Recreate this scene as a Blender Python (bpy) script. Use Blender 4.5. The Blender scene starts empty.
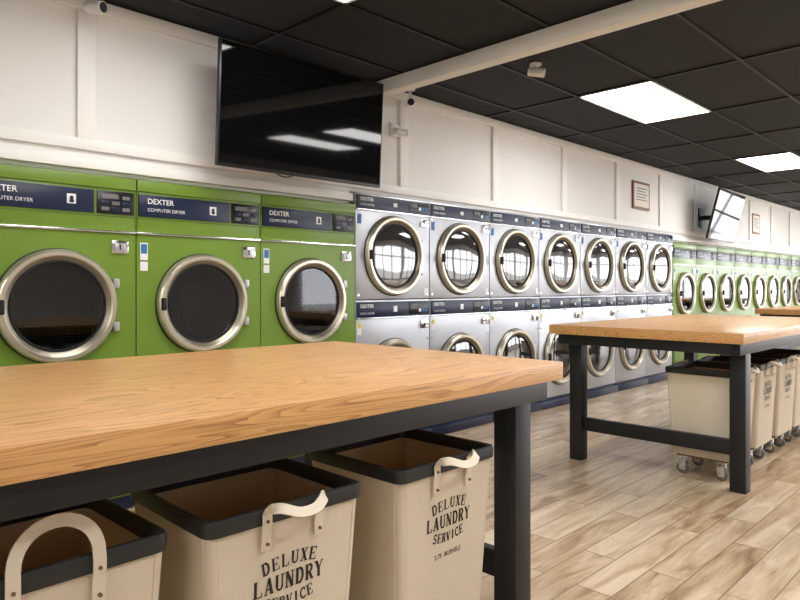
import bpy, bmesh, math, random
from mathutils import Vector, Matrix
random.seed(4)
scene = bpy.context.scene
COL = scene.collection
try:
    scene.view_settings.view_transform = 'Standard'
    scene.view_settings.look = 'None'
    scene.view_settings.exposure = 0.08
except Exception: pass

# ------------------------------------------------------------ materials
def S(r, g, b):
    f = lambda c: (c/255/12.92) if c/255 <= .04045 else ((c/255+.055)/1.055)**2.4
    return (f(r), f(g), f(b), 1)

def mat(name, col, rough=.5, metal=0.0, ior=1.45, noise=0.0, nscale=8.0, stretch=(1,1,1), bump=0.0, bscale=200.0, emis=0.0):
    m = bpy.data.materials.new(name); m.use_nodes = True
    nt = m.node_tree; p = nt.nodes['Principled BSDF']
    p.inputs['Base Color'].default_value = col
    p.inputs['Roughness'].default_value = rough
    p.inputs['Metallic'].default_value = metal
    p.inputs['IOR'].default_value = ior
    if emis:
        p.inputs['Emission Color'].default_value = col
        p.inputs['Emission Strength'].default_value = emis
    if noise or bump:
        tc = nt.nodes.new('ShaderNodeTexCoord'); mp = nt.nodes.new('ShaderNodeMapping')
        mp.inputs['Scale'].default_value = stretch
        nt.links.new(tc.outputs['Object'], mp.inputs['Vector'])
    if noise:
        n = nt.nodes.new('ShaderNodeTexNoise'); n.inputs['Scale'].default_value = nscale; n.inputs['Detail'].default_value = 4
        nt.links.new(mp.outputs[0], n.inputs['Vector'])
        mx = nt.nodes.new('ShaderNodeMix'); mx.data_type = 'RGBA'
        mx.inputs['A'].default_value = [c*(1-noise) for c in col[:3]]+[1]
        mx.inputs['B'].default_value = [min(1, c*(1+noise)) for c in col[:3]]+[1]
        nt.links.new(n.outputs['Fac'], mx.inputs['Factor'])
        nt.links.new(mx.outputs['Result'], p.inputs['Base Color'])
    if bump:
        n2 = nt.nodes.new('ShaderNodeTexNoise'); n2.inputs['Scale'].default_value = bscale
        nt.links.new(mp.outputs[0], n2.inputs['Vector'])
        bp = nt.nodes.new('ShaderNodeBump'); bp.inputs['Strength'].default_value = bump; bp.inputs['Distance'].default_value = .002
        nt.links.new(n2.outputs['Fac'], bp.inputs['Height']); nt.links.new(bp.outputs[0], p.inputs['Normal'])
    return m

M_wall   = mat('wall_paint', S(230,229,226), .6, noise=.02, nscale=2)
M_trim   = mat('trim_paint', S(236,235,232), .45)
M_tile   = mat('ceiling_tile_black', S(36,39,44), .85, noise=.25, nscale=60, bump=.6, bscale=300)
M_grid   = mat('ceiling_grid_black', S(20,21,24), .5)
M_green  = mat('green_enamel', S(110,140,48), .30, noise=.03, nscale=3)
M_greend = mat('green_enamel_edge', S(74,100,32), .4)
M_navy   = mat('navy_panel', S(22,32,62), .3)
M_disp   = mat('display_panel', S(24,26,32), .25)
M_steel  = mat('brushed_steel', S(186,188,193), .34, metal=.75, noise=.07, nscale=12, stretch=(1,1,30))
M_chrome = mat('chrome', S(220,220,222), .15, metal=1)
M_ring   = mat('champagne_steel', S(210,202,184), .28, metal=.8)
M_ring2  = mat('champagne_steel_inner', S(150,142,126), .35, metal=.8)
M_gask   = mat('rubber_gasket', S(22,22,24), .6)
M_tint   = mat('tinted_door_glass', S(150,152,158), .03, ior=1.5)
M_tint.node_tree.nodes['Principled BSDF'].inputs['Transmission Weight'].default_value = 1.0
M_drum   = mat('drum_steel', S(150,150,152), .4, metal=.6)
M_drumh  = mat('drum_hole', S(14,14,15), .7)
M_glasss = mat('dark_door_glass', S(40,39,38), .05, ior=2.4)
M_white  = mat('white_ink', S(232,232,232), .5)
M_blue   = mat('blue_sticker', S(60,110,170), .5)
M_yel    = mat('yellow_sticker', S(215,200,70), .5)
M_black  = mat('black_paint', S(26,28,31), .42, noise=.15, nscale=30, bump=.2, bscale=60)
M_canvas = mat('canvas', S(216,203,182), .9, noise=.05, nscale=10, bump=.35, bscale=420)
M_canin  = mat('canvas_inside', S(214,194,164), .95, noise=.06, nscale=10)
M_strap  = mat('webbing', S(226,214,194), .9, bump=.4, bscale=500)
M_vinyl  = mat('vinyl_binding', S(43,45,44), .5, noise=.1, nscale=20)
M_ink    = mat('black_ink', S(38,34,32), .7)
M_rub    = mat('caster_wheel', S(112,110,110), .5)
M_board  = mat('base_board', S(120,92,60), .7)
M_tvb    = mat('tv_bezel', S(14,14,15), .3)
M_screen = mat('tv_screen', S(7,8,10), .04, ior=1.42)
M_lens   = mat('troffer_lens', (1,.988,.97,1), .5, emis=14.5)
M_plast  = mat('white_plastic', S(225,225,224), .4)
M_frame  = mat('picture_frame', S(120,72,52), .4)
M_paper  = mat('paper', S(225,220,212), .7)
M_alu    = mat('window_frame_dark', S(60,60,62), .4, metal=.5)
M_pave   = mat('pavement', S(165,162,156), .9, noise=.1, nscale=3)

# perforated drum: hole pattern (procedural) on the drum back
def perf_mat():
    m = bpy.data.materials.new('perforated_drum'); m.use_nodes = True
    nt = m.node_tree; p = nt.nodes['Principled BSDF']; L = nt.links.new
    tc = nt.nodes.new('ShaderNodeTexCoord')
    vo = nt.nodes.new('ShaderNodeTexVoronoi'); vo.inputs['Scale'].default_value = 60; vo.inputs['Randomness'].default_value = 0
    L(tc.outputs['Object'], vo.inputs['Vector'])
    gt = nt.nodes.new('ShaderNodeMath'); gt.operation = 'GREATER_THAN'; gt.inputs[1].default_value = .42
    L(vo.outputs['Distance'], gt.inputs[0])
    mx = nt.nodes.new('ShaderNodeMix'); mx.data_type = 'RGBA'
    mx.inputs['A'].default_value = S(20,20,22); mx.inputs['B'].default_value = S(120,120,122)
    L(gt.outputs[0], mx.inputs['Factor']); L(mx.outputs['Result'], p.inputs['Base Color'])
    p.inputs['Roughness'].default_value = .4; p.inputs['Metallic'].default_value = .4
    return m
M_perf = perf_mat()

def wood_mat():
    m = bpy.data.materials.new('oak_tabletop'); m.use_nodes = True
    nt = m.node_tree; p = nt.nodes['Principled BSDF']; L = nt.links.new
    tc = nt.nodes.new('ShaderNodeTexCoord')
    mp = nt.nodes.new('ShaderNodeMapping'); mp.inputs['Scale'].default_value = (.5, 3.4, 9)
    L(tc.outputs['Object'], mp.inputs['Vector'])
    n = nt.nodes.new('ShaderNodeTexNoise'); n.inputs['Scale'].default_value = 1.5; n.inputs['Detail'].default_value = 2.5; n.inputs['Distortion'].default_value = .5
    L(mp.outputs[0], n.inputs['Vector'])
    mul = nt.nodes.new('ShaderNodeMath'); mul.operation = 'MULTIPLY'; mul.inputs[1].default_value = 24
    L(n.outputs['Fac'], mul.inputs[0])
    fr = nt.nodes.new('ShaderNodeMath'); fr.operation = 'FRACT'
    L(mul.outputs[0], fr.inputs[0])
    pw = nt.nodes.new('ShaderNodeMath'); pw.operation = 'POWER'; pw.inputs[1].default_value = 2.2
    L(fr.outputs[0], pw.inputs[0])
    mp2 = nt.nodes.new('ShaderNodeMapping'); mp2.inputs['Scale'].default_value = (5, 190, 190)
    L(tc.outputs['Object'], mp2.inputs['Vector'])
    n2 = nt.nodes.new('ShaderNodeTexNoise'); n2.inputs['Scale'].default_value = 1.0; n2.inputs['Detail'].default_value = 4
    L(mp2.outputs[0], n2.inputs['Vector'])
    ad = nt.nodes.new('ShaderNodeMath'); ad.operation = 'MULTIPLY_ADD'; ad.inputs[1].default_value = .8; ad.inputs[2].default_value = -.22
    L(n2.outputs['Fac'], ad.inputs[0])
    ad2 = nt.nodes.new('ShaderNodeMath'); ad2.operation = 'MULTIPLY_ADD'; ad2.inputs[1].default_value = .55
    L(pw.outputs[0], ad2.inputs[0]); L(ad.outputs[0], ad2.inputs[2])
    cr = nt.nodes.new('ShaderNodeValToRGB')
    e = cr.color_ramp.elements
    e[0].position = .1; e[0].color = S(218,168,110)
    e[1].position = .85; e[1].color = S(148,100,56)
    x = e.new(.45); x.color = S(200,148,92)
    L(ad2.outputs[0], cr.inputs[0]); L(cr.outputs[0], p.inputs['Base Color'])
    p.inputs['Roughness'].default_value = .3
    bp = nt.nodes.new('ShaderNodeBump'); bp.inputs['Strength'].default_value = .08; bp.inputs['Distance'].default_value = .001
    L(n2.outputs['Fac'], bp.inputs['Height']); L(bp.outputs[0], p.inputs['Normal'])
    return m
M_wood = wood_mat()

def floor_mat():
    m = bpy.data.materials.new('wood_look_tile'); m.use_nodes = True
    nt = m.node_tree; p = nt.nodes['Principled BSDF']; L = nt.links.new
    tc = nt.nodes.new('ShaderNodeTexCoord')
    br = nt.nodes.new('ShaderNodeTexBrick')
    br.inputs['Scale'].default_value = 1; br.inputs['Brick Width'].default_value = .92; br.inputs['Row Height'].default_value = .153
    br.inputs['Mortar Size'].default_value = .0026; br.inputs['Mortar Smooth'].default_value = .1
    br.offset = .37; br.offset_frequency = 2
    br.inputs['Color1'].default_value = (0,0,0,1); br.inputs['Color2'].default_value = (1,1,1,1); br.inputs['Mortar'].default_value = (.5,.5,.5,1)
    L(tc.outputs['Object'], br.inputs['Vector'])
    sc = nt.nodes.new('ShaderNodeVectorMath'); sc.operation = 'SCALE'; sc.inputs['Scale'].default_value = 7
    L(br.outputs['Color'], sc.inputs[0])
    addv = nt.nodes.new('ShaderNodeVectorMath'); addv.operation = 'ADD'
    L(tc.outputs['Object'], addv.inputs[0]); L(sc.outputs[0], addv.inputs[1])
    mp = nt.nodes.new('ShaderNodeMapping'); mp.inputs['Scale'].default_value = (1.5, 9, 1)
    L(addv.outputs[0], mp.inputs['Vector'])
    n = nt.nodes.new('ShaderNodeTexNoise'); n.inputs['Scale'].default_value = 1.3; n.inputs['Detail'].default_value = 7; n.inputs['Roughness'].default_value = .6; n.inputs['Distortion'].default_value = .8
    L(mp.outputs[0], n.inputs['Vector'])
    ma = nt.nodes.new('ShaderNodeMath'); ma.operation = 'MULTIPLY_ADD'; ma.inputs[1].default_value = .2
    L(br.outputs['Color'], ma.inputs[0]); L(n.outputs['Fac'], ma.inputs[2])
    cr = nt.nodes.new('ShaderNodeValToRGB'); e = cr.color_ramp.elements
    e[0].position = .38; e[0].color = S(138,108,80)
    e[1].position = .76; e[1].color = S(218,198,170)
    x = e.new(.54); x.color = S(186,158,126)
    L(ma.outputs[0], cr.inputs[0])
    mx = nt.nodes.new('ShaderNodeMix'); mx.data_type = 'RGBA'; mx.inputs['B'].default_value = S(130,106,82)
    L(br.outputs['Fac'], mx.inputs['Factor']); L(cr.outputs[0], mx.inputs['A'])
    L(mx.outputs['Result'], p.inputs['Base Color'])
    p.inputs['Roughness'].default_value = .28
    return m
M_floor = floor_mat()

# ------------------------------------------------------------ builder
def text_data(s, size, align='LEFT', offset=0.0):
    cu = bpy.data.curves.new('t', 'FONT'); cu.body = s; cu.size = size; cu.align_x = align; cu.offset = offset
    cu.resolution_u = 3
    ob = bpy.data.objects.new('t', cu); COL.objects.link(ob)
    bpy.context.view_layer.update()
    me = bpy.data.meshes.new_from_object(ob.evaluated_get(bpy.context.evaluated_depsgraph_get()))
    bpy.data.objects.remove(ob); bpy.data.curves.remove(cu)
    return me

def arcp(cx, cy, rx, ry, a0, a1, n=14):
    return [(cx+rx*math.cos(math.radians(a0+(a1-a0)*k/n)), cy+ry*math.sin(math.radians(a0+(a1-a0)*k/n))) for k in range(n+1)]
T_ = .19
def sf(x, y, w=.17): return ([(x-w, y), (x+w, y)], .075)
def stem(x, a=0, b=1, w=T_): return ([(x, a), (x, b)], w)
GL = {
 'L': [stem(.2), sf(.2,.965), ([(.03,.035),(.76,.035)],.075), ([(.73,0),(.73,.28)],.075)],
 'E': [stem(.2), ([(.03,.965),(.74,.965)],.075), ([(.2,.5),(.54,.5)],.08), ([(.03,.035),(.76,.035)],.075), ([(.72,.74),(.72,1)],.075), ([(.74,0),(.74,.27)],.075), ([(.54,.36),(.54,.64)],.07)],
 'D': [stem(.2), ([(.03,.965),(.42,.965)],.075), ([(.03,.035),(.42,.035)],.075), (arcp(.38,.5,.34,.45,90,-90),.17)],
 'U': [stem(.2,.28,1), sf(.2,.965), (arcp(.45,.3,.25,.25,180,360),.13), stem(.70,.28,1,.1), sf(.70,.965,.14)],
 'X': [([(.18,1),(.68,0)],.2), ([(.68,1),(.18,0)],.09), sf(.18,.965,.15), sf(.68,.965,.15), sf(.18,.035,.15), sf(.68,.035,.15)],
 'A': [([(.14,0),(.42,1)],.09), ([(.42,1),(.70,0)],.2), ([(.22,.32),(.62,.32)],.08), sf(.14,.035,.14), sf(.70,.035,.16)],
 'N': [stem(.16,0,1,.09), ([(.16,1),(.70,0)],.2), stem(.70,0,1,.09), sf(.12,.965,.13), sf(.16,.035,.14), sf(.70,.965,.14)],
 'R': [stem(.2), sf(.2,.035), ([(.03,.965),(.45,.965)],.075), ([(.2,.5),(.45,.5)],.08), (arcp(.43,.73,.22,.22,90,-90),.16), ([(.42,.5),(.70,0)],.18), sf(.72,.035,.12)],
 'Y': [([(.14,1),(.43,.48)],.19), ([(.72,1),(.43,.48)],.09), stem(.43,0,.5,.18), sf(.14,.965,.14), sf(.72,.965,.13), sf(.43,.035,.17)],
 'S': [(arcp(.42,.72,.25,.24,20,270)+arcp(.42,.27,.27,.24,90,-160)[1:],.15), ([(.66,.68),(.66,.98)],.07), ([(.14,.02),(.14,.32)],.07)],
 'V': [([(.14,1),(.43,0)],.2), ([(.72,1),(.43,0)],.09), sf(.14,.965,.14), sf(.72,.965,.13)],
 'I': [stem(.43), sf(.43,.965), sf(.43,.035)],
 'C': [(arcp(.46,.5,.33,.45,50,310,20),.16), ([(.70,.66),(.70,1)],.075), ([(.72,.04),(.72,.26)],.07)],
}

class B:
    def __init__(s): s.bm = bmesh.new(); s.mats = []
    def mi(s, m):
        if m not in s.mats: s.mats.append(m)
        return s.mats.index(m)
    def absorb(s, t, m, M=None):
        i = s.mi(m)
        for f in t.faces: f.material_index = i
        if M is not None: bmesh.ops.transform(t, matrix=M, verts=t.verts)
        me = bpy.data.meshes.new('x'); t.to_mesh(me); t.free()
        s.bm.from_mesh(me); bpy.data.meshes.remove(me)
    def box(s, x0, x1, y0, y1, z0, z1, m, bev=0.0, M=None, seg=2):
        t = bmesh.new(); bmesh.ops.create_cube(t, size=1)
        for v in t.verts:
            v.co = Vector(((x0+x1)/2+v.co.x*(x1-x0), (y0+y1)/2+v.co.y*(y1-y0), (z0+z1)/2+v.co.z*(z1-z0)))
        if bev: bmesh.ops.bevel(t, geom=list(t.edges), offset=bev, segments=seg, affect='EDGES', profile=.6)
        s.absorb(t, m, M)
    def lathe(s, prof, m, M, seg=48, cap=True):
        t = bmesh.new(); rings = []
        for r, h in prof:
            if r < 1e-6: rings.append([t.verts.new((0,0,h))])
            else: rings.append([t.verts.new((r*math.cos(2*math.pi*k/seg), r*math.sin(2*math.pi*k/seg), h)) for k in range(seg)])
        for a, b in zip(rings, rings[1:]):
            for k in range(seg):
                k2 = (k+1) % seg
                if len(a) == 1 and len(b) == 1: continue
                if len(b) == 1: t.faces.new((a[k], a[k2], b[0]))
                elif len(a) == 1: t.faces.new((a[0], b[k2], b[k]))
                else: t.faces.new((a[k], a[k2], b[k2], b[k]))
        s.absorb(t, m, M)
    def cyl(s, p0, p1, r, m, seg=16):
        p0 = Vector(p0); p1 = Vector(p1); d = p1-p0
        M = Matrix.Translation(p0) @ d.to_track_quat('Z', 'Y').to_matrix().to_4x4()
        s.lathe([(0,0),(r,0),(r,d.length),(0,d.length)], m, M, seg)
    def tube(s, pts, r, m, seg=8):
        for a, b in zip(pts, pts[1:]): s.cyl(a, b, r, m, seg)
    def loft(s, loops, m, capa=False, capb=False):
        t = bmesh.new(); R = [[t.verts.new(p) for p in l] for l in loops]; n = len(R[0])
        for a, b in zip(R, R[1:]):
            for k in range(n):
                t.faces.new((a[k], a[(k+1) % n], b[(k+1) % n], b[k]))
        if capa: t.faces.new(list(reversed(R[0])))
        if capb: t.faces.new(R[-1])
        s.absorb(t, m)
    def panel_with_hole(s, x0, x1, z0, z1, cx, cz, r, y, m, seg=64):
        # flat front sheet (facing -Y) with a round opening
        t = bmesh.new(); inner = []; outer = []
        for k in range(seg):
            a = 2*math.pi*(k+.5)/seg; c, sn = math.cos(a), math.sin(a)
            inner.append(t.verts.new((cx+r*c, y, cz+r*sn)))
            tx = ((x1-cx) if c > 0 else (cx-x0))/max(abs(c), 1e-6); tz = ((z1-cz) if sn > 0 else (cz-z0))/max(abs(sn), 1e-6)
            q = min(tx, tz); outer.append(t.verts.new((cx+q*c, y, cz+q*sn)))
        for k in range(seg):
            k2 = (k+1) % seg; a, b2 = outer[k].co, outer[k2].co
            sameside = abs(a.x-b2.x) < 1e-5 or abs(a.z-b2.z) < 1e-5
            if sameside: t.faces.new((inner[k], inner[k2], outer[k2], outer[k]))
            else:
                cxn = x1 if (a.x+b2.x)/2 > cx else x0; czn = z1 if (a.z+b2.z)/2 > cz else z0
                cv = t.verts.new((cxn, y, czn)); t.faces.new((inner[k], inner[k2], outer[k2], cv, outer[k]))
        s.absorb(t, m)
    def text(s, txt, size, m, M, align='LEFT', offset=0.0):
        me = text_data(txt, size, align, offset)
        t = bmesh.new(); t.from_mesh(me); bpy.data.meshes.remove(me)
        s.absorb(t, m, M)
    def glyph(s, ch, h, w, m, M):
        t = bmesh.new(); lay = 0
        for pts, th in GL[ch]:
            P = [Vector(((x-.43)*w, y*h, 0)) for x, y in pts]; th2 = th*h/2
            vs = []
            for i, p in enumerate(P):
                a = P[max(0,i-1)]; c = P[min(len(P)-1,i+1)]
                d = (c-a).normalized(); nn = Vector((-d.y, d.x, 0))*th2
                vs.append((t.verts.new(p+nn+Vector((0,0,lay))), t.verts.new(p-nn+Vector((0,0,lay)))))
            for a, c in zip(vs, vs[1:]): t.faces.new((a[0], a[1], c[1], c[0]))
            lay += .00004
        s.absorb(t, m, M)
    def mesh(s, name):
        bm = s.bm
        bmesh.ops.recalc_face_normals(bm, faces=list(bm.faces))
        for f in bm.faces: f.smooth = True
        for e in bm.edges:
            if len(e.link_faces) != 2 or e.calc_face_angle(0) > .6: e.smooth = False
        me = bpy.data.meshes.new(name); bm.to_mesh(me); bm.free()
        for m in s.mats: me.materials.append(m)
        return me
    def obj(s, name, loc=(0,0,0), rot=(0,0,0), parent=None):
        return place(s.mesh(name), name, loc, rot, parent)

def place(me, name, loc=(0,0,0), rot=(0,0,0), parent=None):
    o = bpy.data.objects.new(name, me); o.location = loc; o.rotation_euler = rot
    COL.objects.link(o)
    if parent: o.parent = parent
    return o

def F(x, y, z): return Matrix.Translation((x, y, z)) @ Matrix.Rotation(math.pi/2, 4, 'X')

# ------------------------------------------------------------ room
X0, X1, Y0, Y1, ZC = -3.0, 18.6, -3.6, 4.5, 2.73
def simple(name, x0,x1,y0,y1,z0,z1, m, bev=0):
    b = B(); b.box(x0,x1,y0,y1,z0,z1,m,bev); return b.obj(name)
simple('floor', X0-.2, X1+.2, Y0-.2, Y1+.2, -.1, 0, M_floor)
simple('wall_back', X0, X1, Y1, Y1+.1, 0, ZC+.1, M_wall)
simple('wall_left', X0-.1, X0, Y0, Y1, 0, ZC+.1, M_wall)
b = B()
b.box(X0, 8, Y0-.1, Y0, 0, ZC+.1, M_wall); b.box(8, X1, Y0-.1, Y0, 0, .35, M_wall); b.box(8, X1, Y0-.1, Y0, 2.45, ZC+.1, M_wall)
for x in (11.4, 14.9): b.box(x, x+.3, Y0-.1, Y0, .35, 2.45, M_wall)
b.obj('wall_front')
for i, (a, c) in enumerate([(8, 11.4), (11.7, 14.9), (15.2, X1)]):
    b = B(); n = 3; w = (c-a)/n
    for k in range(n+1):
        xx = a+k*w; b.box(max(a, xx-.03), min(c, xx+.03), Y0-.08, Y0-.02, .35, 2.45, M_alu)
    for z in (.35, 1.85, 2.39): b.box(a, c, Y0-.08, Y0-.02, z, z+.06, M_alu)
    b.obj('window_%d' % (i+1))
b = B()
b.box(X1, X1+.1, Y0, Y1, 0, .35, M_wall); b.box(X1, X1+.1, Y0, Y1, 2.45, ZC+.1, M_wall)
b.box(X1, X1+.1, 2.4, Y1, .35, 2.45, M_wall); b.box(X1, X1+.1, Y0, -2.9, .35, 2.45, M_wall)
b.obj('wall_right')
b = B()
for k in range(5):
    yy = -2.9+k*5.3/4; b.box(X1+.02, X1+.08, max(-2.9, yy-.03), min(2.4, yy+.03), .35, 2.45, M_alu)
for z in (.35, 1.85, 2.39): b.box(X1+.02, X1+.08, -2.9, 2.4, z, z+.06, M_alu)
b.obj('window_4')

WY = 3.62
b = B()
b.box(X0, X1, WY, WY+.1, 1.905, ZC, M_wall)
b.box(X0, 3.15, WY, WY+.1, 1.812, 1.905, M_wall)
b.box(8.77, X1, WY, WY+.1, 1.812, 1.905, M_wall)
b.obj('wall_bulkhead')
b = B()
x = 1.31 - 1.195*3
while x < X1:
    b.box(x-.045, x+.045, WY-.024, WY, 1.99, ZC-.07, M_trim, .004); x += 1.195
b.box(X0, X1, WY-.024, WY, ZC-.07, ZC, M_trim, .004)
b.box(X0, X1, WY-.024, WY, 1.93, 1.99, M_trim, .004)
b.obj('trim_1')
b = B()
b.box(X0, 3.15, WY-.04, WY, 1.83, 1.885, M_trim, .004); b.box(8.77, X1, WY-.04, WY, 1.83, 1.885, M_trim, .004)
b.obj('trim_2')

# ceiling
LX = [4.76-3.66*2, 4.76-3.66, 4.76, 4.76+3.66, 4.76+7.32, 4.76+10.98]
LY = [2.09, 2.09-.608*3, 2.09-.608*5]
simple('ceiling', X0-.1, X1+.1, Y0-.1, Y1+.1, ZC+.012, ZC+.1, M_tile)
b = B()
x = 4.76-1.22*6
while x < X1:
    b.box(x-.012, x+.012, Y0, WY, ZC, ZC+.012, M_grid); x += 1.22
y = 2.09 - .608*9
while y < WY:
    b.box(X0, X1, y-.012, y+.012, ZC-.001, ZC+.011, M_grid); y += .608
b.obj('trim_3')
for ly in LY:
    for lx in LX:
        b = B()
        b.box(lx+.012, lx+1.208, ly+.012, ly+.596, ZC+.002, ZC+.011, M_lens)
        for (a,c,d,e) in [(lx, lx+1.22, ly, ly+.02), (lx, lx+1.22, ly+.588, ly+.608), (lx, lx+.02, ly, ly+.608), (lx+1.2, lx+1.22, ly, ly+.608)]:
            b.box(a,c,d,e, ZC-.004, ZC+.008, M_plast)
        b.obj('ceiling_light_panel')
b = B(); b.box(3.35, 3.45, Y0, WY-.024, ZC-.10, ZC-.002, M_trim, .006); b.obj('ceiling_beam')

# ------------------------------------------------------------ dryers
def door(b, cx, cz, R, glass, y=0.0, dome=.012, open_drum=False):
    M = F(cx, y, cz)
    b.lathe([(R,0),(R,.030),(R-.004,.040),(R-.013,.047),(R-.030,.047),(R-.036,.042)], M_ring, M, 64)
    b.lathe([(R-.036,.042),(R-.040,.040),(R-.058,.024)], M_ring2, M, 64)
    b.lathe([(R-.058,.024),(R-.060,.030),(R-.066,.030),(R-.070,.020)], M_gask, M, 64)
    g = R-.070
    if open_drum:
        # tinted glass pane over an open drum with a perforated back
        b.lathe([(g,.014),(g,.020),(0,.021)], glass, M, 64)
        b.lathe([(g,.014),(0,.014)], glass, M, 64)
        b.lathe([(g+.01,.012),(g+.005,-.04)], M_gask, M, 64)
        b.lathe([(g+.005,-.04),(.33,-.06),(.33,-.50)], M_drum, M, 64)
        b.lathe([(.33,-.50),(0,-.50)], M_perf, M, 64)
        for k in range(3):
            a = math.radians(90+120*k); px, pz = math.cos(a), math.sin(a)
            b.cyl((cx+px*.31, y+.07, cz+pz*.31), (cx+px*.31, y+.49, cz+pz*.31), .035, M_drum, 12)
    else:
        b.lathe([(g,.020),(g*.8,.020+dome*.5),(g*.5,.020+dome*.85),(0,.020+dome)], glass, M, 64)
    b.lathe([(R+.006,0),(R+.006,.004),(R,.006)], M_gask, M, 64)
    b.box(cx-R+.010, cx-R+.032, y-.070, y-.040, cz-.035, cz+.035, M_gask, .006)
    b.box(cx+R-.02, cx+R+.012, y-.030, y-.001, cz+.09, cz+.14, M_steel, .005)
    b.box(cx+R-.02, cx+R+.012, y-.030, y-.001, cz-.14, cz-.09, M_steel, .005)

def green_dryer():
    b = B()
    cx, cz, R = .40, 1.115, .287
    # cabinet: side, top, back, bottom sheets and a front sheet with a round opening
    b.box(.003, .012, 0, .78, .08, 1.80, M_green); b.box(.788, .797, 0, .78, .08, 1.80, M_green)
    b.box(.003, .797, .76, .78, .08, 1.80, M_green); b.box(.003, .797, 0, .78, .08, .10, M_green)
    b.box(.003, .797, 0, .78, 1.52, 1.80, M_green, .006)
    b.box(.003, .797, 0, .04, .08, .71, M_green, .004)
    b.panel_with_hole(.003, .797, .70, 1.53, cx, cz, R-.04, .0005, M_green)
    b.box(.01, .79, .02, .76, 0, .085, M_navy)
    b.box(.003, .797, -.010, .02, 1.735, 1.80, M_green, .006)
    b.box(.012, .575, -.008, .01, 1.60, 1.722, M_navy, .003)
    b.box(.590, .785, -.008, .01, 1.60, 1.722, M_disp, .003)
    b.box(.008, .792, -.004, .01, 1.735, 1.741, M_greend)
    b.box(.003, .797, -.012, .01, 1.500, 1.512, M_chrome, .002)
    b.box(.003, .797, -.003, .01, 1.585, 1.590, M_greend)
    b.text('DEXTER', .042, M_white, F(.06, -.0095, 1.672), offset=.0004)
    b.text('COMPUTER DRYER', .026, M_white, F(.06, -.0095, 1.630))
    b.box(.440, .484, -.0095, 0, 1.638, 1.688, M_white, .001)
    b.cyl((.462, -.009, 1.668), (.462, -.0106, 1.668), .010, M_navy, 16)
    b.box(.452, .474, -.0106, 0, 1.644, 1.660, M_navy, .001)
    for i in range(3):
        for j in range(3):
            b.box(.612+i*.055, .652+i*.055, -.010, 0, 1.617+j*.031, 1.636+j*.031, M_navy if (i+j) % 2 else M_rub, .001)
    b.box(.612, .70, -.0105, 0, 1.68, 1.705, M_rub, .001)
    b.box(.665, .755, -.010, .01, 1.390, 1.460, M_chrome, .004)
    b.box(.682, .738, -.012, .01, 1.405, 1.445, M_steel, .003)
    b.box(.705, .712, -.0135, 0, 1.41, 1.44, M_gask)
    b.box(.022, .065, -.002, .0, 1.36, 1.455, M_white); b.box(.026, .061, -.0028, .0, 1.395, 1.448, M_blue)
    b.box(.022, .065, -.002, .0, 1.30, 1.35, M_white)
    door(b, cx, cz, R, M_tint, open_drum=True)
    b.box(.003, .797, -.004, .01, .70, .706, M_greend)
    b.box(.03, .77, -.010, .01, .14, .66, M_green, .006)
    b.cyl((.40, -.011, .60), (.40, -.018, .60), .016, M_chrome)
    return b.mesh('tumble_dryer')

def stack_dryer():
    b = B()
    b.box(.003, .797, 0, .78, 1.116, 1.893, M_steel, .006)
    b.box(.003, .797, 0, .78, .10, 1.112, M_steel, .006)
    b.box(.008, .792, .006, .77, 0, .11, M_navy)
    b.box(.0, .80, -.03, .01, 0, .075, M_navy, .004)
    for z0, z1 in ((1.782, 1.882), (.985, 1.098)):
        b.box(.012, .788, -.010, .01, z0, z1, M_navy, .003)
        b.box(.006, .794, -.014, .01, z0-.012, z0-.002, M_chrome, .002)
        b.text('DEXTER', .036, M_white, F(.04, -.0115, z1-.042), offset=.0005)
        b.text('STACK DRYER', .022, M_white, F(.04, -.0115, z0+.022))
        b.box(.55, .775, -.0125, .01, z0+.012, z1-.010, M_disp, .002)
        b.box(.565, .64, -.014, .01, z0+.05, z1-.02, M_rub, .001)
        for i in range(3): b.box(.66+i*.036, .685+i*.036, -.014, .01, z0+.03, z0+.055, M_white if i == 0 else M_blue, .001)
        b.box(.38, .42, -.0115, 0, z0+.035, z1-.035, M_white, .001)
    for zc in (1.72, .915):
        b.box(.69, .78, -.012, .01, zc-.035, zc+.03, M_chrome, .004)
        b.box(.728, .735, -.0145, 0, zc-.02, zc+.015, M_gask)
    b.box(.02, .06, -.002, .01, .86, .95, M_white); b.box(.024, .056, -.003, .01, .91, .945, M_yel)
    b.box(.02, .06, -.002, .01, 1.67, 1.74, M_blue)
    b.box(.735, .78, -.002, .01, 1.14, 1.20, M_white)
    door(b, .39, 1.445, .30, M_glasss, dome=.009)
    door(b, .39, .515, .30, M_glasss, dome=.009)
    for x in (.03, .77):
        for z in (.14, .80, 1.15, 1.74): b.cyl((x, .001, z), (x, -.004, z), .008, M_chrome, 10)
    return b.mesh('stacked_dryer')

MY = 3.57
GD = green_dryer(); SD = stack_dryer()
for x in (-.84, -.04, .76, 1.56, 2.36): place(GD, 'tumble_dryer', (x, MY, 0))
for i in range(7): place(SD, 'stacked_dryer', (3.16+.8*i, MY, 0))
for i in range(8): place(GD, 'tumble_dryer', (8.78+.8*i, MY, 0))

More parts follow.
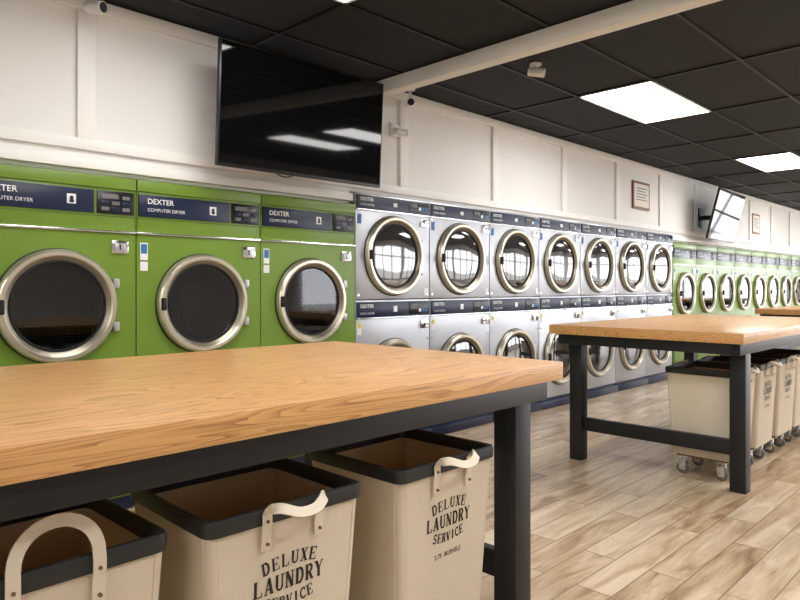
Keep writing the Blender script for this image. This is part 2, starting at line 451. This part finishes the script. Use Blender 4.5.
# ------------------------------------------------------------ tables
def table_mesh():
    b = B(); L = 2.44; W = 1.25; H = .95; T = .062
    b.box(0, L, 0, W, H-T, H, M_wood, .004)
    h = H-T-.001
    xs = (.18, L-.135-.09); ys = (.045, W-.055-.09)
    for x in xs:
        for y in ys: b.box(x, x+.09, y, y+.09, 0, h, M_black, .004)
    for y in (ys[0]-.012, ys[1]+.062): b.box(.05, L-.05, y, y+.04, h-.068, h, M_black, .003)
    for x in (.05, L-.09): b.box(x, x+.04, ys[0]+.028, ys[1]+.062, h-.068, h, M_black, .003)
    for x in xs: b.box(x+.025, x+.065, ys[0]+.09, ys[1], .21, .30, M_black, .003)
    return b.mesh('folding_table')
TM = table_mesh()
for x in (2.055-2.44, 3.97, 8.42, 12.9): place(TM, 'folding_table', (x, 1.22, 0))

# ------------------------------------------------------------ carts
def rr(w, d, r, z, n=5):
    pts = []
    for cx, cy, a0 in ((w/2-r, d/2-r, 0), (-w/2+r, d/2-r, 90), (-w/2+r, -d/2+r, 180), (w/2-r, -d/2+r, 270)):
        for k in range(n+1):
            a = math.radians(a0+90*k/n); pts.append(Vector((cx+r*math.cos(a), cy+r*math.sin(a), z)))
    return pts
TW, TD, BW, BD, CZ0, CZ1 = .44, .41, .38, .36, .14, .668
def cart_mesh(handle):
    b = B()
    def dims(z):
        t = (z-CZ0)/(CZ1-CZ0); return BW+(TW-BW)*t, BD+(TD-BD)*t
    out = [rr(*dims(z), .022, z) for z in (CZ0, .2, .3, .4, .5, .6, CZ1)]
    b.loft(out, M_canvas, capa=True)
    inn = [rr(dims(z)[0]-.008, dims(z)[1]-.008, .02, z) for z in (CZ1, .5, .3, CZ0+.012)]
    b.loft(inn, M_canin, capb=True)
    for sx in (-1, 1):
        for sy in (-1, 1):
            for (ox, oy) in ((.024, 0), (0, .024)):
                w0, d0 = dims(CZ0); w1, d1 = dims(CZ1)
                b.cyl((sx*(w0/2-ox+.0003), sy*(d0/2-oy+.0003), CZ0+.01), (sx*(w1/2-ox+.0003), sy*(d1/2-oy+.0003), CZ1-.01), .0014, M_strap, 6)
    A = lambda o, z: rr(TW+o, TD+o, .028, z+.003)
    b.loft([A(.004,.654), A(.012,.655), A(.014,.665), A(.016,.682), A(.010,.692), A(-.004,.694), A(-.016,.690), A(-.020,.680), A(-.018,.655), A(-.012,.655)], M_vinyl)
    b.box(-.16, .16, -.158, .158, .122, .142, M_board, .003)
    for sx in (-1, 1):
        for sy in (-1, 1):
            x, y = sx*.125, sy*.12
            b.box(x-.03, x+.03, y-.035, y+.035, .117, .123, M_chrome, .001)
            b.cyl((x, y, .095), (x, y, .118), .016, M_chrome)
            b.box(x-.021, x+.021, y-.018, y+.03, .090, .096, M_chrome, .001)
            for o in (-.021, .018): b.box(x+o, x+o+.003, y-.012, y+.032, .028, .093, M_chrome, .001)
            b.cyl((x-.024, y+.012, .038), (x+.024, y+.012, .038), .005, M_chrome, 8)
            Mw = Matrix.Translation((x-.013, y+.012, .038)) @ Matrix.Rotation(math.pi/2, 4, 'Y')
            b.lathe([(0,0),(.016,0),(.018,.003),(.032,.002),(.038,.007),(.038,.019),(.032,.024),(.018,.023),(.016,.026),(0,.026)], M_rub, Mw, 24)
    def ribbon(path, nrm, w=.025, t=.004):
        loops = []
        for i, p in enumerate(path):
            a = path[max(0, i-1)]; c = path[min(len(path)-1, i+1)]
            tan = (c-a).normalized(); N = nrm[i].normalized()
            wd = tan.cross(N).normalized(); N = wd.cross(tan).normalized()
            loops.append([p+wd*w/2+N*t/2, p-wd*w/2+N*t/2, p-wd*w/2-N*t/2, p+wd*w/2-N*t/2])
        b.loft(loops, M_strap, True, True)
    for s, kind in ((-1, handle), (1, 'droop' if handle == 'up' else 'in')):
        yf = s*(TD/2+.012); path = []; nr = []
        hw = .076
        for z in (.60, .63, .66, .685): path.append(Vector((-hw, yf + s*(-.004 if z < .64 else .001), z))); nr.append(Vector((0, s, 0)))
        for k in range(1, 20):
            t = math.pi*k/20; c, si = math.cos(t), math.sin(t)
            if kind == 'up':
                path.append(Vector((-hw*c, yf - s*.012*si, .69+.085*si**.8))); nr.append(Vector((0, s, .1)))
            elif kind == 'droop':
                path.append(Vector((-hw*math.copysign(abs(c)**.8, c), yf+s*.058*si, .692+.026*math.sin(t)-.030*si**4))); nr.append(Vector((0, s, .9*si)))
            else:
                path.append(Vector((-hw*math.copysign(abs(c)**.8, c), yf-s*(.005+.05*si), .695+.02*si))); nr.append(Vector((0, s, .9*si)))
        for z in (.685, .66, .63, .60): path.append(Vector((hw, yf + s*(-.004 if z < .64 else .001), z))); nr.append(Vector((0, s, 0)))
        ribbon(path, nr)
        for x in (-hw, hw):
            for z in (.615, .668):
                b.cyl((x, yf+s*.0, z), (x, yf+s*.006, z), .004, M_board, 10)
    up = Vector((0, -(TD-BD)/2/(CZ1-CZ0), 1)).normalized(); xx = Vector((1,0,0)); zz = xx.cross(up)
    def fy(z): return -(BD/2+(TD-BD)/2*(z-CZ0)/(CZ1-CZ0))-.0012
    def FM(x, z, rot=0):
        M = Matrix((xx, up, zz)).transposed().to_4x4(); M.translation = (x, fy(z), z)
        return M @ Matrix.Rotation(rot, 4, 'Z')
    R = .34
    for i, ch in enumerate('DELUXE'):
        a = (i-2.5)*.0265/R
        b.glyph(ch, .032, .0275, M_ink, FM(R*math.sin(a), .540-R*(1-math.cos(a)), -a))
    for i, ch in enumerate('LAUNDRY'):
        b.glyph(ch, .040, .031, M_ink, FM((i-3)*.0295, .485))
    for i, ch in enumerate('SERVICE'):
        a = (i-3)*.0215/R
        b.glyph(ch, .028, .0225, M_ink, FM(R*math.sin(a), .440+R*(1-math.cos(a)), a))
    b.text('2.75  BUSHELS', .020, M_ink, FM(0, .395), 'CENTER', .0003)
    return b.mesh('laundry_cart')
C_up = cart_mesh('up'); C_dr = cart_mesh('droop')
for x, y, me, r in ((.425, 1.535, C_up, 1), (.957, 1.515, C_dr, -1), (1.535, 1.505, C_dr, .6)):
    place(me, 'laundry_cart', (x, y, 0), (0, 0, math.radians(r)))
for i, x in enumerate((4.47, 4.95, 5.44, 5.90)):
    place(C_dr, 'laundry_cart', (x, 1.57, 0), (0, 0, math.radians((-1, 1.2, 0, -.6)[i])))
for i, x in enumerate((9.0, 9.5, 10.0)): place(C_dr, 'laundry_cart', (x, 1.55, 0))

# ------------------------------------------------------------ televisions
def tv(loc, tilt, yaw):
    e = bpy.data.objects.new('television', None); e.location = loc; COL.objects.link(e)
    W, H = 1.235, .705
    b = B()
    b.box(-W/2, W/2, -.012, .018, -H/2, H/2, M_tvb, .004)
    b.box(-W/2+.010, W/2-.010, -.0135, 0, -H/2+.018, H/2-.010, M_screen)
    b.box(-W/2+.12, W/2-.12, .016, .05, -H/2+.05, H/2-.16, M_tvb, .012)
    b.obj('screen_panel', (0,0,0), (math.radians(tilt), 0, math.radians(yaw)), e)
    b = B(); d = WY-loc[1]
    b.box(-.13, .13, d-.02, d, -.14, .14, M_grid, .003)
    b.box(-.03, .03, .06, d-.015, -.03, .03, M_grid, .003)
    b.box(-.22, .22, .045, .07, -.10, .10, M_grid, .003)
    b.obj('wall_mount', (0,0,0), (0,0,0), e)
    return e
tv((2.52, 3.29, 2.245), 3, -1)
tv((9.9, 3.27, 2.20), 14, 3)
b = B()
def arc(p0, p1, sag, n=8):
    p0 = Vector(p0); p1 = Vector(p1)
    return [p0.lerp(p1, k/n)+Vector((0, 0, -sag*math.sin(math.pi*k/n))) for k in range(n+1)]
b.box(3.36, 3.44, WY-.01, WY, 2.10, 2.22, M_plast, .003)
b.box(3.385, 3.415, WY-.03, WY-.008, 2.12, 2.15, M_gask, .004)
b.tube(arc((3.40, WY-.02, 2.135), (3.0, WY-.05, 2.10), .14), .004, M_gask)
b.tube(arc((3.40, WY-.03, 2.13), (3.36, WY-.02, 2.12), .10), .004, M_gask)
b.tube(arc((2.40, WY-.05, 2.0), (2.7, WY-.03, 2.0), .07), .004, M_gask)
b.obj('power_outlet')

def cam(loc, rz, drop):
    b = B()
    b.cyl((0, 0, 0), (0, 0, -.012), .04, M_plast, 24)
    b.cyl((0, 0, -.01), (0, 0, -drop), .011, M_plast)
    M = Matrix.Translation((0, .04, -drop)) @ Matrix.Rotation(math.radians(100), 4, 'X')
    b.lathe([(0,-.01),(.026,-.01),(.031,0),(.031,.10),(.027,.105),(.026,.095),(0,.095)], M_plast, M, 24)
    b.lathe([(.026,.096),(.0,.097)], M_gask, M, 24)
    return b.obj('security_camera', loc, (0, 0, math.radians(rz)))
cam((3.85, 2.5, ZC), 30, .05)
cam((1.30, 3.46, ZC), 20, .09)
cam((3.66, 3.5, ZC), -40, .10)
b = B()
b.box(-.05, .05, -.02, 0, -.05, .05, M_plast, .006); b.cyl((0, -.02, 0), (0, -.07, -.01), .02, M_plast); b.cyl((0, -.05, -.02), (.05, -.10, -.03), .028, M_plast, 20)
b.cyl((.05, -.10, -.03), (.052, -.102, -.0305), .022, M_gask, 20)
b.obj('wall_sensor', (3.60, WY, 2.42))

def frame(x, z, w, h):
    b = B()
    b.box(-w/2, w/2, -.022, -.001, -h/2, h/2, M_frame, .004)
    b.box(-w/2+.03, w/2-.03, -.0235, -.002, -h/2+.03, h/2-.03, M_paper)
    for k in range(5): b.box(-w/2+.08, w/2-.08-(k % 2)*.05, -.0245, -.002, h/2-.09-k*.035, h/2-.078-k*.035, M_rub)
    b.obj('framed_notice', (x, WY, z))
frame(7.9, 2.33, .46, .34); frame(12.35, 2.28, .40, .34)

simple('ground', -12, 42, -30, Y0-.25, -.16, -.11, M_pave)

# ------------------------------------------------------------ world / camera
w = bpy.data.worlds.new('World'); scene.world = w; w.use_nodes = True
bg = w.node_tree.nodes['Background']; bg.inputs[0].default_value = (.96, .97, 1, 1); bg.inputs[1].default_value = 6.5

cd = bpy.data.cameras.new('Camera'); cam_o = bpy.data.objects.new('Camera', cd); COL.objects.link(cam_o)
cd.sensor_width = 36; cd.lens = 29.7; cd.shift_y = -14/800; cd.clip_start = .02; cd.clip_end = 200
cam_o.location = (0, 0, 1.216); cam_o.rotation_euler = (math.radians(90), 0, math.radians(-45.4))
scene.camera = cam_o
